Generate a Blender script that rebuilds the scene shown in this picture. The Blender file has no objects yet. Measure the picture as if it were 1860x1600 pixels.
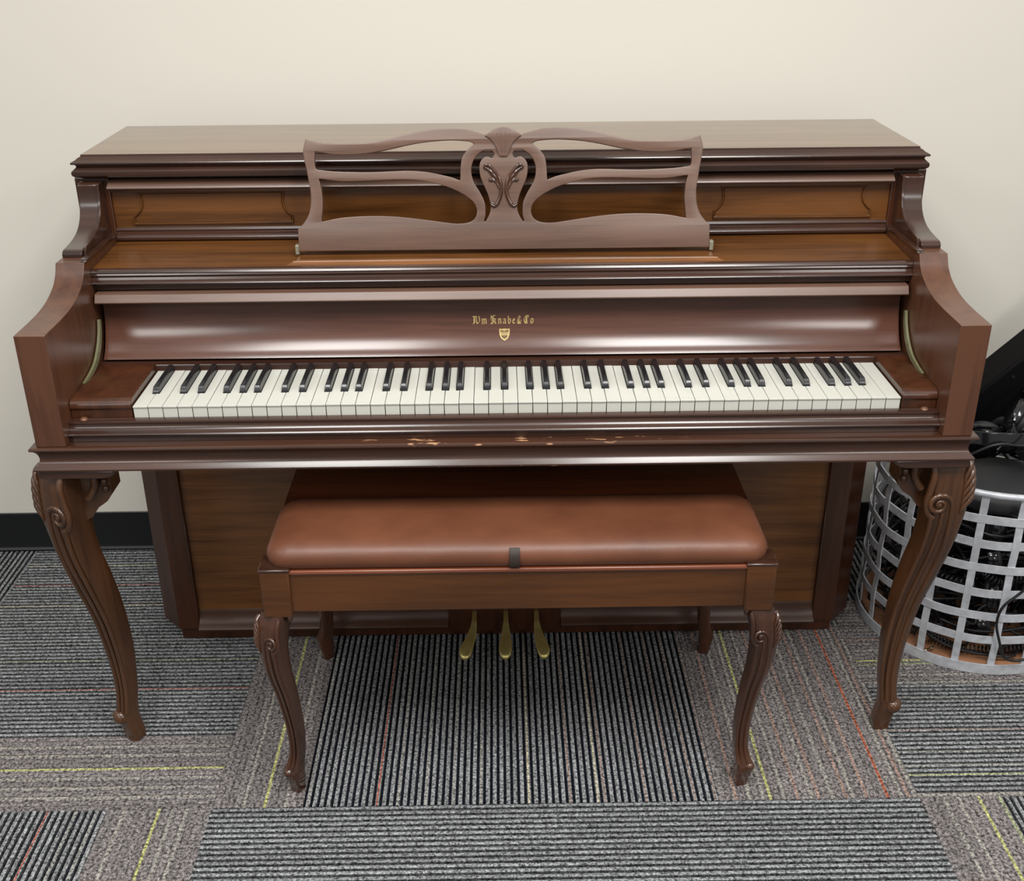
import bpy, bmesh, math, random
from mathutils import Vector, Matrix
random.seed(7)
C = bpy.context.scene.collection
PI = math.pi

# ------------------------------------------------------------ helpers
def lin(r, g, b):
    f = lambda c: (c/255/12.92) if c/255 <= .04045 else ((c/255+.055)/1.055)**2.4
    return (f(r), f(g), f(b), 1)

def finish(bm, sharp=35):
    bmesh.ops.remove_doubles(bm, verts=bm.verts, dist=1e-6)
    bmesh.ops.recalc_face_normals(bm, faces=bm.faces)
    a = math.radians(sharp)
    for f in bm.faces: f.smooth = True
    for e in bm.edges:
        if len(e.link_faces) == 2:
            e.smooth = e.calc_face_angle(0) < a

def obj(name, bm, m, parent=None, bevel=0, sharp=35, label=None, seg=2):
    finish(bm, sharp)
    me = bpy.data.meshes.new(name)
    bm.to_mesh(me); bm.free()
    me.materials.append(m)
    o = bpy.data.objects.new(name, me); C.objects.link(o)
    if parent is not None: o.parent = parent
    if bevel:
        b = o.modifiers.new('bevel', 'BEVEL'); b.width = bevel; b.segments = seg
        b.limit_method = 'ANGLE'; b.angle_limit = math.radians(40); b.harden_normals = False
    if label: o['label'] = label
    return o

def thing(name, label, cat, group=None, loc=(0, 0, 0)):
    o = bpy.data.objects.new(name, None); C.objects.link(o)
    o.location = loc; o.empty_display_size = .05
    o['label'] = label; o['category'] = cat
    if group: o['group'] = group
    return o

def tag(o, label, cat, group=None):
    o['label'] = label; o['category'] = cat
    if group: o['group'] = group
    return o

def struct(name, bm, m, **k):
    o = obj(name, bm, m, **k); o['kind'] = 'structure'; return o

def box(bm, x0, x1, y0, y1, z0, z1):
    v = [bm.verts.new(p) for p in ((x0,y0,z0),(x1,y0,z0),(x1,y1,z0),(x0,y1,z0),(x0,y0,z1),(x1,y0,z1),(x1,y1,z1),(x0,y1,z1))]
    for f in ((0,3,2,1),(4,5,6,7),(0,1,5,4),(1,2,6,5),(2,3,7,6),(3,0,4,7)): bm.faces.new([v[i] for i in f])
    return v

def prism(bm, pts, fn, t0, t1):
    """closed polygon pts swept between t0 and t1; fn(a, b, t) gives the 3D point"""
    A = [bm.verts.new(fn(a, b, t0)) for a, b in pts]
    B = [bm.verts.new(fn(a, b, t1)) for a, b in pts]
    n = len(pts)
    for i in range(n): bm.faces.new((A[i], A[(i+1) % n], B[(i+1) % n], B[i]))
    bm.faces.new(A[::-1]); bm.faces.new(B)

def alongx(bm, yz, x0, x1): prism(bm, yz, lambda y, z, t: (t, y, z), x0, x1)
def alongy(bm, xz, y0, y1): prism(bm, xz, lambda x, z, t: (x, t, z), y0, y1)
def alongz(bm, xy, z0, z1): prism(bm, xy, lambda x, y, t: (x, y, t), z0, z1)

def loft(bm, loops, cap=True):
    L = [[bm.verts.new(p) for p in l] for l in loops]
    n = len(L[0])
    for a, b in zip(L, L[1:]):
        for i in range(n): bm.faces.new((a[i], a[(i+1) % n], b[(i+1) % n], b[i]))
    if cap:
        bm.faces.new(L[0][::-1]); bm.faces.new(L[-1])

def spline(pts, k=6, closed=False):
    """Catmull-Rom through points of any dimension"""
    n = len(pts); out = []
    rng = range(n if closed else n-1)
    for i in rng:
        if closed: p = [pts[(i+j) % n] for j in (-1, 0, 1, 2)]
        else: p = [pts[max(0, min(n-1, i+j))] for j in (-1, 0, 1, 2)]
        for s in range(k):
            t = s/k
            out.append(tuple(.5*((2*b)+(c-a)*t+(2*a-5*b+4*c-d)*t*t+(3*b-a-3*c+d)*t**3) for a, b, c, d in zip(*p)))
    if not closed: out.append(tuple(pts[-1]))
    return out

def tube(bm, pts, r, n=8, radii=None, flat=1.0):
    pts = [Vector(p) for p in pts]
    loops = []; up = None
    for i, p in enumerate(pts):
        t = (pts[min(i+1, len(pts)-1)]-pts[max(i-1, 0)])
        if t.length < 1e-9: t = Vector((0, 0, 1))
        t.normalize()
        if up is None:
            up = Vector((0, 0, 1)) if abs(t.z) < .9 else Vector((0, 1, 0))
        u = t.cross(up)
        if u.length < 1e-6: u = t.cross(Vector((1, .2, 0)))
        u.normalize(); v = u.cross(t).normalized(); up = v
        rr = radii[i] if radii else r
        loops.append([p+u*math.cos(2*PI*k/n)*rr+v*math.sin(2*PI*k/n)*rr*flat for k in range(n)])
    loft(bm, loops)

def ball(bm, c, r, s=(1, 1, 1), rot=None, u=12, v=8):
    m = Matrix.Translation(c) @ (rot if rot else Matrix.Identity(4)) @ Matrix.Diagonal((s[0], s[1], s[2], 1))
    bmesh.ops.create_uvsphere(bm, u_segments=u, v_segments=v, radius=r, matrix=m)

def ring_loops(prof, hw, yf, yb, cx=0):
    """moulding round front and both ends: prof = (outward offset, z)"""
    out = []
    for off, z in prof:
        out.append([(cx-hw-off, yf-off, z), (cx+hw+off, yf-off, z), (cx+hw+off, yb, z), (cx-hw-off, yb, z)])
    return out

def rrect(x0, x1, y0, y1, r, z, n=7):
    o = []
    for cx, cy, a0 in ((x1-r, y1-r, 0), (x0+r, y1-r, 90), (x0+r, y0+r, 180), (x1-r, y0+r, 270)):
        for k in range(n+1):
            a = math.radians(a0+90*k/n); o.append((cx+r*math.cos(a), cy+r*math.sin(a), z))
    return o

def plate2d(loops, th, bev, fn, name, m, parent, label=None, res=3):
    """flat plate with openings from 2D outlines, real thickness; fn(x, s, t)->3D"""
    cu = bpy.data.curves.new(name, 'CURVE'); cu.dimensions = '2D'; cu.fill_mode = 'BOTH'
    cu.extrude = th/2-bev; cu.bevel_depth = bev; cu.bevel_resolution = 2
    for l in loops:
        s = cu.splines.new('POLY'); s.points.add(len(l)-1); s.use_cyclic_u = True
        for p, q in zip(s.points, l): p.co = (q[0], q[1], 0, 1)
    tmp = bpy.data.objects.new('tmp', cu); C.objects.link(tmp)
    bpy.context.view_layer.update()
    dg = bpy.context.evaluated_depsgraph_get()
    me = bpy.data.meshes.new_from_object(tmp.evaluated_get(dg))
    bpy.data.objects.remove(tmp); bpy.data.curves.remove(cu)
    bm = bmesh.new(); bm.from_mesh(me); bpy.data.meshes.remove(me)
    for v in bm.verts: v.co = fn(*v.co)
    return obj(name, bm, m, parent, sharp=50, label=label)

# ------------------------------------------------------------ materials
def base_mat(name):
    m = bpy.data.materials.new(name); m.use_nodes = True
    nt = m.node_tree; b = nt.nodes['Principled BSDF']
    return m, nt, b

def N(nt, t, **k):
    n = nt.nodes.new(t)
    for a, v in k.items():
        if a in n.inputs.keys(): n.inputs[a].default_value = v
        else: setattr(n, a, v)
    return n

def plain(name, col, rough=.5, metal=0, coat=0, noise=0, nscale=60, bump=0, spec=.5):
    m, nt, b = base_mat(name)
    b.inputs['Base Color'].default_value = col; b.inputs['Roughness'].default_value = rough
    b.inputs['Metallic'].default_value = metal; b.inputs['Coat Weight'].default_value = coat
    b.inputs['Specular IOR Level'].default_value = spec
    if noise or bump:
        tc = N(nt, 'ShaderNodeTexCoord'); no = N(nt, 'ShaderNodeTexNoise', Scale=nscale, Detail=5.0)
        nt.links.new(tc.outputs['Object'], no.inputs['Vector'])
        if noise:
            r = N(nt, 'ShaderNodeValToRGB'); e = r.color_ramp.elements
            e[0].position = .3; e[1].position = .7
            e[0].color = tuple(c*(1-noise) for c in col[:3])+(1,); e[1].color = tuple(min(1, c*(1+noise)) for c in col[:3])+(1,)
            nt.links.new(no.outputs['Fac'], r.inputs['Fac']); nt.links.new(r.outputs['Color'], b.inputs['Base Color'])
        if bump:
            bu = N(nt, 'ShaderNodeBump', Strength=bump, Distance=.002)
            nt.links.new(no.outputs['Fac'], bu.inputs['Height']); nt.links.new(bu.outputs['Normal'], b.inputs['Normal'])
    return m

def wood(name, dark, light, rough=.3, axis='x', coat=.25, contrast=1.0, wear=False, sc=1.0, cior=1.5):
    m, nt, b = base_mat(name); L = nt.links.new
    tc = N(nt, 'ShaderNodeTexCoord')
    mp = N(nt, 'ShaderNodeMapping')
    mp.inputs['Scale'].default_value = {'x': (1.2*sc, 22*sc, 22*sc), 'z': (22*sc, 22*sc, 1.4*sc), 'y': (22*sc, 1.4*sc, 22*sc)}[axis]
    L(tc.outputs['Object'], mp.inputs['Vector'])
    n1 = N(nt, 'ShaderNodeTexNoise', Scale=1.6, Detail=6.0, Roughness=.6, Distortion=.6)
    L(mp.outputs['Vector'], n1.inputs['Vector'])
    mp2 = N(nt, 'ShaderNodeMapping')
    mp2.inputs['Scale'].default_value = {'x': (14, 380, 380), 'z': (380, 380, 14), 'y': (380, 14, 380)}[axis]
    L(tc.outputs['Object'], mp2.inputs['Vector'])
    n2 = N(nt, 'ShaderNodeTexNoise', Scale=1.0, Detail=3.0)
    L(mp2.outputs['Vector'], n2.inputs['Vector'])
    n3 = N(nt, 'ShaderNodeTexNoise', Scale=3.2, Detail=2.0)
    L(tc.outputs['Object'], n3.inputs['Vector'])
    a1 = N(nt, 'ShaderNodeMath', operation='MULTIPLY_ADD'); a1.inputs[1].default_value = .30; L(n2.outputs['Fac'], a1.inputs[0]); L(n1.outputs['Fac'], a1.inputs[2])
    a2 = N(nt, 'ShaderNodeMath', operation='MULTIPLY_ADD'); a2.inputs[1].default_value = .5; L(n3.outputs['Fac'], a2.inputs[0]); L(a1.outputs[0], a2.inputs[2])
    r = N(nt, 'ShaderNodeValToRGB'); e = r.color_ramp.elements
    e[0].position = .9-.27/contrast; e[1].position = .9+.27/contrast; e[0].color = dark; e[1].color = light
    L(a2.outputs[0], r.inputs['Fac'])
    out = r.outputs['Color']
    if wear:
        # pale worn nicks along the edges near the middle of the keyboard
        n4 = N(nt, 'ShaderNodeTexNoise', Scale=130.0, Detail=3.0); mp4 = N(nt, 'ShaderNodeMapping'); mp4.inputs['Scale'].default_value = (.25, 1, 1)
        L(tc.outputs['Object'], mp4.inputs['Vector']); L(mp4.outputs['Vector'], n4.inputs['Vector'])
        geo = N(nt, 'ShaderNodeNewGeometry')
        rp = N(nt, 'ShaderNodeMapRange'); rp.inputs['From Min'].default_value = .54; rp.inputs['From Max'].default_value = .60
        L(geo.outputs['Pointiness'], rp.inputs['Value'])
        rn = N(nt, 'ShaderNodeMapRange'); rn.inputs['From Min'].default_value = .63; rn.inputs['From Max'].default_value = .68
        L(n4.outputs['Fac'], rn.inputs['Value'])
        sp = N(nt, 'ShaderNodeSeparateXYZ'); L(tc.outputs['Object'], sp.inputs[0])
        ab = N(nt, 'ShaderNodeMath', operation='ABSOLUTE'); L(sp.outputs['X'], ab.inputs[0])
        rx = N(nt, 'ShaderNodeMapRange'); rx.inputs['From Min'].default_value = .30; rx.inputs['From Max'].default_value = .10
        L(ab.outputs[0], rx.inputs['Value'])
        mu = N(nt, 'ShaderNodeMath', operation='MULTIPLY'); L(rn.outputs[0], mu.inputs[0]); L(rx.outputs[0], mu.inputs[1])
        mu2 = N(nt, 'ShaderNodeMath', operation='MULTIPLY'); L(mu.outputs[0], mu2.inputs[0]); L(rp.outputs[0], mu2.inputs[1])
        rz = N(nt, 'ShaderNodeMapRange'); rz.inputs['From Min'].default_value = .6285; rz.inputs['From Max'].default_value = .6310
        L(sp.outputs['Z'], rz.inputs['Value'])
        rz2 = N(nt, 'ShaderNodeMapRange'); rz2.inputs['From Min'].default_value = .594; rz2.inputs['From Max'].default_value = .592
        L(sp.outputs['Z'], rz2.inputs['Value'])
        mz = N(nt, 'ShaderNodeMath', operation='ADD'); L(rz.outputs[0], mz.inputs[0]); L(rz2.outputs[0], mz.inputs[1])
        mu2 = N(nt, 'ShaderNodeMath', operation='MULTIPLY'); L(mu.outputs[0], mu2.inputs[0]); L(mz.outputs[0], mu2.inputs[1])
        mx = N(nt, 'ShaderNodeMix', data_type='RGBA'); L(mu2.outputs[0], mx.inputs['Factor'])
        L(out, mx.inputs['A']); mx.inputs['B'].default_value = lin(196, 150, 112)
        out = mx.outputs['Result']
    L(out, b.inputs['Base Color'])
    b.inputs['Roughness'].default_value = rough
    b.inputs['Coat Weight'].default_value = coat; b.inputs['Coat Roughness'].default_value = rough*.8; b.inputs['Coat IOR'].default_value = cior
    bu = N(nt, 'ShaderNodeBump', Strength=.025, Distance=.0006)
    L(n2.outputs['Fac'], bu.inputs['Height']); L(bu.outputs['Normal'], b.inputs['Normal'])
    return m

M_panel = wood('walnut_panel', lin(56, 32, 13), lin(110, 69, 33), rough=.26, coat=.25)
M_panel_bright = wood('walnut_panel_brightened', lin(68, 40, 18), lin(126, 80, 40), rough=.28, coat=.2)  # same wood as walnut_panel, colour brightened to make up for weak front light
M_trim = wood('walnut_trim', lin(40, 23, 17), lin(64, 40, 30), rough=.22, coat=.5)
M_wear = wood('worn_walnut_trim', lin(44, 25, 17), lin(70, 43, 30), rough=.24, coat=.5, wear=True)
M_lid_sheen = wood('walnut_lid_sheen', lin(88, 66, 44), lin(116, 90, 62), rough=.34, coat=.9, cior=2.1)  # base colour lightened so the top carries the wall's reflected sheen
M_fall = wood('walnut_fallboard', lin(62, 34, 24), lin(90, 55, 41), rough=.21, coat=.45, cior=1.5)
M_arm = wood('walnut_arm', lin(66, 38, 25), lin(92, 57, 38), rough=.36, axis='z', coat=.25)
M_side = wood('walnut_side', lin(44, 22, 11), lin(74, 40, 22), rough=.3, axis='z', coat=.3)
M_leg = wood('walnut_leg', lin(54, 32, 18), lin(84, 53, 31), rough=.26, axis='z', coat=.4)
M_sill = wood('walnut_sill', lin(50, 29, 20), lin(76, 48, 34), rough=.42, coat=.1)
M_desk = wood('walnut_desk', lin(80, 56, 45), lin(106, 78, 63), rough=.38, coat=.6, cior=1.6)
M_bench = wood('bench_wood', lin(60, 33, 13), lin(92, 54, 24), rough=.28, coat=.2)
M_bleg = wood('bench_leg_wood', lin(44, 22, 13), lin(74, 42, 25), rough=.16, axis='z', coat=.7)
M_btop = wood('bench_top_wood', lin(92, 46, 26), lin(120, 64, 38), rough=.26, coat=.6)
M_white = plain('ivory_key', lin(204, 204, 194), .28, coat=.3)
M_black = plain('ebony_key', lin(22, 23, 26), .3, coat=.3, noise=.3, nscale=200)
M_gold = plain('gold_leaf', lin(190, 164, 106), .4, metal=.3, noise=.15, nscale=900)
M_golddark = plain('dark_gold', lin(96, 76, 40), .5)
M_brass = plain('brass', lin(206, 190, 120), .34, metal=.75, noise=.2, nscale=40)
M_felt = plain('green_guide', lin(112, 110, 80), .45, noise=.12, nscale=90)
M_clip = plain('pale_metal', lin(168, 164, 146), .35, metal=.5)
M_dark = plain('shadow_black', lin(14, 12, 11), .6)
M_vinyl = plain('vinyl_base', lin(18, 20, 21), .45)
M_zinc = plain('galvanised_steel', lin(204, 207, 213), .42, metal=.25, noise=.16, nscale=70)
M_plastic = plain('black_plastic', lin(20, 20, 22), .32)
M_gloss = plain('gloss_black_plastic', lin(24, 24, 27), .16, coat=.4)
M_pad = plain('ear_pad', lin(34, 34, 36), .6, bump=.2, nscale=300)
M_cable = plain('black_cable', lin(26, 26, 28), .38)
M_jack = plain('silver_jack', lin(220, 214, 196), .2, metal=1)
M_case = plain('black_case', lin(7, 7, 9), .6, bump=.1, nscale=500, spec=.12)
M_knob = plain('bronze_screw', lin(112, 78, 58), .35, metal=.2)
M_tanwood = wood('basket_base_wood', lin(128, 86, 60), lin(176, 126, 92), rough=.6, coat=0)
M_tab = plain('tab_leather', lin(50, 40, 33), .55)
M_print = plain('white_print', lin(200, 200, 200), .5)

# leather
M_leather, nt, b = base_mat('tan_leather')
tc = N(nt, 'ShaderNodeTexCoord')
n1 = N(nt, 'ShaderNodeTexNoise', Scale=7.0, Detail=4.0); n2 = N(nt, 'ShaderNodeTexVoronoi', Scale=700.0)
nt.links.new(tc.outputs['Object'], n1.inputs['Vector']); nt.links.new(tc.outputs['Object'], n2.inputs['Vector'])
r = N(nt, 'ShaderNodeValToRGB'); r.color_ramp.elements[0].position = .35; r.color_ramp.elements[1].position = .7
r.color_ramp.elements[0].color = lin(92, 53, 34); r.color_ramp.elements[1].color = lin(112, 67, 45)
nt.links.new(n1.outputs['Fac'], r.inputs['Fac']); nt.links.new(r.outputs['Color'], b.inputs['Base Color'])
bu = N(nt, 'ShaderNodeBump', Strength=.25, Distance=.0006)
n5 = N(nt, 'ShaderNodeTexNoise', Scale=9.0, Detail=2.0); nt.links.new(tc.outputs['Object'], n5.inputs['Vector'])
bu2 = N(nt, 'ShaderNodeBump', Strength=.35, Distance=.012)
nt.links.new(n5.outputs['Fac'], bu2.inputs['Height']); nt.links.new(bu2.outputs['Normal'], bu.inputs['Normal'])
nt.links.new(n2.outputs['Distance'], bu.inputs['Height']); nt.links.new(bu.outputs['Normal'], b.inputs['Normal'])
b.inputs['Roughness'].default_value = .44; b.inputs['Coat Weight'].default_value = .08; b.inputs['Coat Roughness'].default_value = .3

# painted wall
M_wall, nt, b = base_mat('wall_paint')
b.inputs['Base Color'].default_value = lin(222, 217, 206); b.inputs['Roughness'].default_value = .6
tc = N(nt, 'ShaderNodeTexCoord'); n1 = N(nt, 'ShaderNodeTexNoise', Scale=260.0, Detail=3.0)
nt.links.new(tc.outputs['Object'], n1.inputs['Vector'])
bu = N(nt, 'ShaderNodeBump', Strength=.12, Distance=.001)
nt.links.new(n1.outputs['Fac'], bu.inputs['Height']); nt.links.new(bu.outputs['Normal'], b.inputs['Normal'])

# carpet: yarn colour per rib comes from the mesh, the loops from noise
M_carpet, nt, b = base_mat('carpet_yarn'); L = nt.links.new
at = N(nt, 'ShaderNodeAttribute', attribute_name='yarn')
tc = N(nt, 'ShaderNodeTexCoord')
n1 = N(nt, 'ShaderNodeTexVoronoi', Scale=330.0); L(tc.outputs['Object'], n1.inputs['Vector'])
n2 = N(nt, 'ShaderNodeTexNoise', Scale=190.0, Detail=5.0, Roughness=.75); L(tc.outputs['Object'], n2.inputs['Vector'])
mr = N(nt, 'ShaderNodeMapRange'); mr.inputs['From Min'].default_value = .40; mr.inputs['From Max'].default_value = .66
mr.inputs['To Min'].default_value = .25; mr.inputs['To Max'].default_value = 2.7
L(n2.outputs['Fac'], mr.inputs['Value'])
sc_ = N(nt, 'ShaderNodeVectorMath', operation='SCALE'); L(at.outputs['Color'], sc_.inputs[0]); L(mr.outputs[0], sc_.inputs['Scale'])
L(sc_.outputs[0], b.inputs['Base Color']); b.inputs['Roughness'].default_value = .95; b.inputs['Specular IOR Level'].default_value = .1
bu = N(nt, 'ShaderNodeBump', Strength=.8, Distance=.002); L(n1.outputs['Distance'], bu.inputs['Height'])
L(bu.outputs['Normal'], b.inputs['Normal'])

# ------------------------------------------------------------ the room
bm = bmesh.new(); box(bm, -3.2, 3.2, .716, .80, -.02, 2.75); struct('wall_back', bm, M_wall)
bm = bmesh.new()
alongx(bm, [(.716,0),(.7065,0),(.7065,.004),(.7115,.008),(.713,.016),(.713,.099),(.7145,.1005),(.716,.1005)], -3.2, 3.2)
struct('baseboard_back', bm, M_vinyl)

T = .6096; TX, TY = -.512, -.1595; P = T/51
GREY = (118, 120, 121); FLAT = (108, 103, 102)
def srgb(c): return lin(*c)
LINES = {'y': (152, 152, 100), 'r': (146, 80, 66), 'c': (168, 158, 132), 'p': (134, 112, 102), 'l': (130, 127, 120), 'g': (128, 134, 104), 'o': (140, 80, 60)}
# (column, row): direction the ribs run, flat (ungrooved) rib ranges, coloured yarns {rib: kind}
TILES = {
 (0, 0): ('y', [(0, 13)], {4:'l', 7:'y', 10:'l', 13:'l', 23:'r', 26:'l', 30:'l', 34:'l', 45:'c', 38:'l'}),
 (1, 0): ('y', [(22, 51)], {0:'p', 4:'c', 5:'p', 11:'p', 15:'p', 18:'p', 21:'p', 24:'p', 29:'y', 31:'l', 33:'p', 35:'l', 36:'p', 38:'l', 40:'p', 41:'l', 43:'p', 46:'o', 48:'l', 49:'p', 50:'l', 26:'l', 28:'l'}),
 (-1, 0): ('x', [(0, 16)], {6:'l', 8:'y', 13:'l', 11:'l', 4:'l', 27:'r', 35:'g', 40:'l', 47:'l', 2:'l'}),
 (-1, 1): ('x', [], {1:'c', 15:'c', 8:'r'}),
 (2, 0): ('x', [(0, 1), (26, 51)], {0:'l', 4:'y', 6:'l', 14:'p', 22:'l', 26:'l', 28:'l', 31:'g', 32:'y', 35:'l', 38:'p', 41:'l', 44:'l', 48:'l', 9:'l'}),
 (0, -1): ('x', [], {1:'l', 12:'r', 2:'l', 8:'l', 20:'c'}),
 (1, -1): ('x', [], {1:'l', 12:'r', 5:'l', 8:'l', 20:'c'}),
 (-1, -1): ('y', [(36, 51)], {34:'l', 27:'r', 31:'l', 43:'y', 38:'l', 45:'l', 47:'l', 15:'c'}),
 (2, -1): ('y', [(0, 12)], {3:'l', 5:'l', 8:'y', 11:'g', 14:'l', 24:'r'}),
}
bm = bmesh.new(); lay = bm.loops.layers.float_color.new('yarn')
def quad(a, b_, c, d, col):
    f = bm.faces.new([bm.verts.new(p) for p in (a, b_, c, d)])
    for l in f.loops: l[lay] = col
for ci in range(-5, 6):
    for ri in range(-4, 2):
        if (ci, ri) in TILES: d, flats, lines = TILES[(ci, ri)]
        else:
            d = 'x' if (ci//2+ri) % 2 else 'y'
            s = random.randrange(0, 40); flats = [(s, s+15)] if random.random() < .6 else []
            lines = {random.randrange(51): k for k in 'yrlllcp'}
        x0 = TX+ci*T; y0 = TY+ri*T; y1 = min(y0+T, .716)
        for k in range(51):
            flat = any(a <= k < b_ for a, b_ in flats)
            kind = lines.get(k)
            j = random.uniform(.86, 1.14)
            c = tuple(v*j for v in srgb(FLAT if flat else GREY)[:3])+(1,)
            hi = srgb(LINES[kind]) if kind else c
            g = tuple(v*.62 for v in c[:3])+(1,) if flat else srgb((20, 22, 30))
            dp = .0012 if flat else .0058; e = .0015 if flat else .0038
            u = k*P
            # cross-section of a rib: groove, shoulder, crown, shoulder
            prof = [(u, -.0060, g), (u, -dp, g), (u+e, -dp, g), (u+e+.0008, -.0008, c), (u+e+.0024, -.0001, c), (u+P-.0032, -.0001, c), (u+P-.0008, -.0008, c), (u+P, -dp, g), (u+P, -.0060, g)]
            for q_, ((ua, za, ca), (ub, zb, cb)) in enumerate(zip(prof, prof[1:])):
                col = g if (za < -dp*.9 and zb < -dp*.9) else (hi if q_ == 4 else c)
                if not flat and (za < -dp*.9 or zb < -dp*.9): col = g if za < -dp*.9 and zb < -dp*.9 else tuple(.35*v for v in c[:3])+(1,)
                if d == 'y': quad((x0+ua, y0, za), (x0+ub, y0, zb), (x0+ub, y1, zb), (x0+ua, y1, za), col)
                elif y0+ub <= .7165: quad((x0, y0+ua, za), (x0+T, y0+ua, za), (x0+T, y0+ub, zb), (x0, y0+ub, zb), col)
quad((-3.6, -2.7, -.0061), (3.2, -2.7, -.0061), (3.2, .716, -.0061), (-3.6, .716, -.0061), srgb((16, 17, 22)))
bmesh.ops.remove_doubles(bm, verts=bm.verts, dist=1e-5)
bmesh.ops.recalc_face_normals(bm, faces=bm.faces)
for f in bm.faces:
    if f.normal.z < 0: f.normal_flip()
me = bpy.data.meshes.new('floor'); bm.to_mesh(me); bm.free(); me.materials.append(M_carpet)
fl = bpy.data.objects.new('floor', me); C.objects.link(fl); fl['kind'] = 'structure'

DESK_OUT = [(-0.3497,0.0024),(-0.3496,0.0383),(-0.3412,0.0461),(-0.3337,0.0559),(-0.328,0.0697),(-0.3257,0.0855),(-0.3256,0.1012),(-0.3278,0.1168),(-0.3309,0.1383),(-0.3341,0.1539),(-0.3351,0.1675),(-0.333,0.1771),(-0.3303,0.1857),(-0.315,0.1812),(-0.2972,0.1787),(-0.2753,0.1779),(-0.2535,0.1777),(-0.2296,0.1786),(-0.2056,0.1817),(-0.1815,0.1872),(-0.1555,0.1931),(-0.1296,0.1973),(-0.1056,0.1996),(-0.0858,0.1998),(-0.0659,0.1986),(-0.0461,0.1946),(-0.0291,0.1897),(-0.0233,0.1937),(-0.0151,0.1987),(-0.007,0.2011)]
DESK_H1 = [(-0.3166,0.1673),(-0.3057,0.1656),(-0.2859,0.1627),(-0.266,0.1618),(-0.2461,0.1623),(-0.2261,0.1641),(-0.196,0.169),(-0.166,0.1755),(-0.136,0.1806),(-0.106,0.1832),(-0.0861,0.1838),(-0.0662,0.1826),(-0.0543,0.1808),(-0.0484,0.1767),(-0.0494,0.1744),(-0.0585,0.1667),(-0.0667,0.1571),(-0.0705,0.1455),(-0.0718,0.1299),(-0.0724,0.1172),(-0.0745,0.1153),(-0.0874,0.1207),(-0.1074,0.1254),(-0.1273,0.1295),(-0.1472,0.1316),(-0.1672,0.1322),(-0.1973,0.1312),(-0.2273,0.1305),(-0.2573,0.1312),(-0.2872,0.1324),(-0.3071,0.1348),(-0.316,0.1362),(-0.3187,0.1421),(-0.3187,0.1518),(-0.3178,0.1634)]
DESK_H2 = [(-0.3126,0.1226),(-0.2977,0.121),(-0.2777,0.1187),(-0.2578,0.1181),(-0.2277,0.1188),(-0.1976,0.1198),(-0.1676,0.1201),(-0.1376,0.1179),(-0.1077,0.1111),(-0.0877,0.1046),(-0.0679,0.0946),(-0.052,0.0827),(-0.0455,0.0708),(-0.0453,0.0609),(-0.0495,0.052),(-0.0587,0.0461),(-0.0728,0.0439),(-0.089,0.0445),(-0.1192,0.0488),(-0.1494,0.053),(-0.1795,0.0563),(-0.2097,0.058),(-0.2399,0.0579),(-0.2702,0.0563),(-0.2905,0.0535),(-0.3088,0.0497),(-0.311,0.0527),(-0.3089,0.0695),(-0.3078,0.0853),(-0.3089,0.101),(-0.3109,0.1147)]
DESK_H3 = [(-0.0225,0.1671),(-0.0179,0.1656),(-0.0145,0.1605),(-0.0151,0.156),(-0.0181,0.1521),(-0.021,0.1516),(-0.0244,0.1533),(-0.0285,0.1541),(-0.0343,0.1511),(-0.0385,0.145),(-0.0398,0.1371),(-0.0388,0.1257),(-0.036,0.1166),(-0.0315,0.1063),(-0.027,0.096),(-0.0236,0.0857),(-0.0218,0.0742),(-0.0222,0.065),(-0.0258,0.0558),(-0.0312,0.0472),(-0.0342,0.0473),(-0.035,0.0502),(-0.0328,0.0582),(-0.0325,0.0674),(-0.0331,0.0777),(-0.0371,0.0881),(-0.0433,0.0996),(-0.0501,0.1099),(-0.054,0.1202),(-0.0556,0.1304),(-0.0549,0.1406),(-0.0518,0.1496),(-0.0464,0.1575),(-0.04,0.163),(-0.0318,0.1669)]
DESK_S1 = [(-0.0299,0.1347),(-0.031,0.1387),(-0.0275,0.1415),(-0.0229,0.1408),(-0.0171,0.1346),(-0.0114,0.1277),(-0.0068,0.1197),(-0.004,0.1117),(-0.003,0.1003),(-0.0043,0.0912),(-0.0073,0.0832),(-0.0115,0.0758),(-0.0162,0.0736),(-0.0197,0.0759),(-0.0191,0.0787),(-0.0155,0.0787)]
DESK_S2 = [(-0.0232,0.117),(-0.0197,0.1193),(-0.0139,0.1175),(-0.0081,0.114),(-0.0052,0.1072)]

# ------------------------------------------------------------ the piano
piano = thing('upright_piano', 'brown walnut console piano with carved music desk and curved legs against the cream wall', 'piano')

# lid with its double moulded edge
bm = bmesh.new()
loft(bm, ring_loops([(0,1.012),(.0015,1.0115),(.002,1.0085),(.0055,1.0070),(.0095,1.0035),(.0155,1.0008),(.0165,.9992),(.0160,.9972),(.0105,.9955),(.009,.9925),(.0105,.9905),(.014,.9875),(.0165,.985),(.017,.9815),(.016,.978),(.012,.9745),(0,.974)], .727, .341, .610))
obj('lid', bm, M_lid_sheen, piano, sharp=28).data.materials.append(M_trim)
lid = piano.children[-1] if piano.children else None
for o in bpy.data.objects:
    if o.name == 'lid':
        for p in o.data.polygons:
            if p.normal.z < .95: p.material_index = 1  # only the top keeps the colour with sheen painted in

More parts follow.
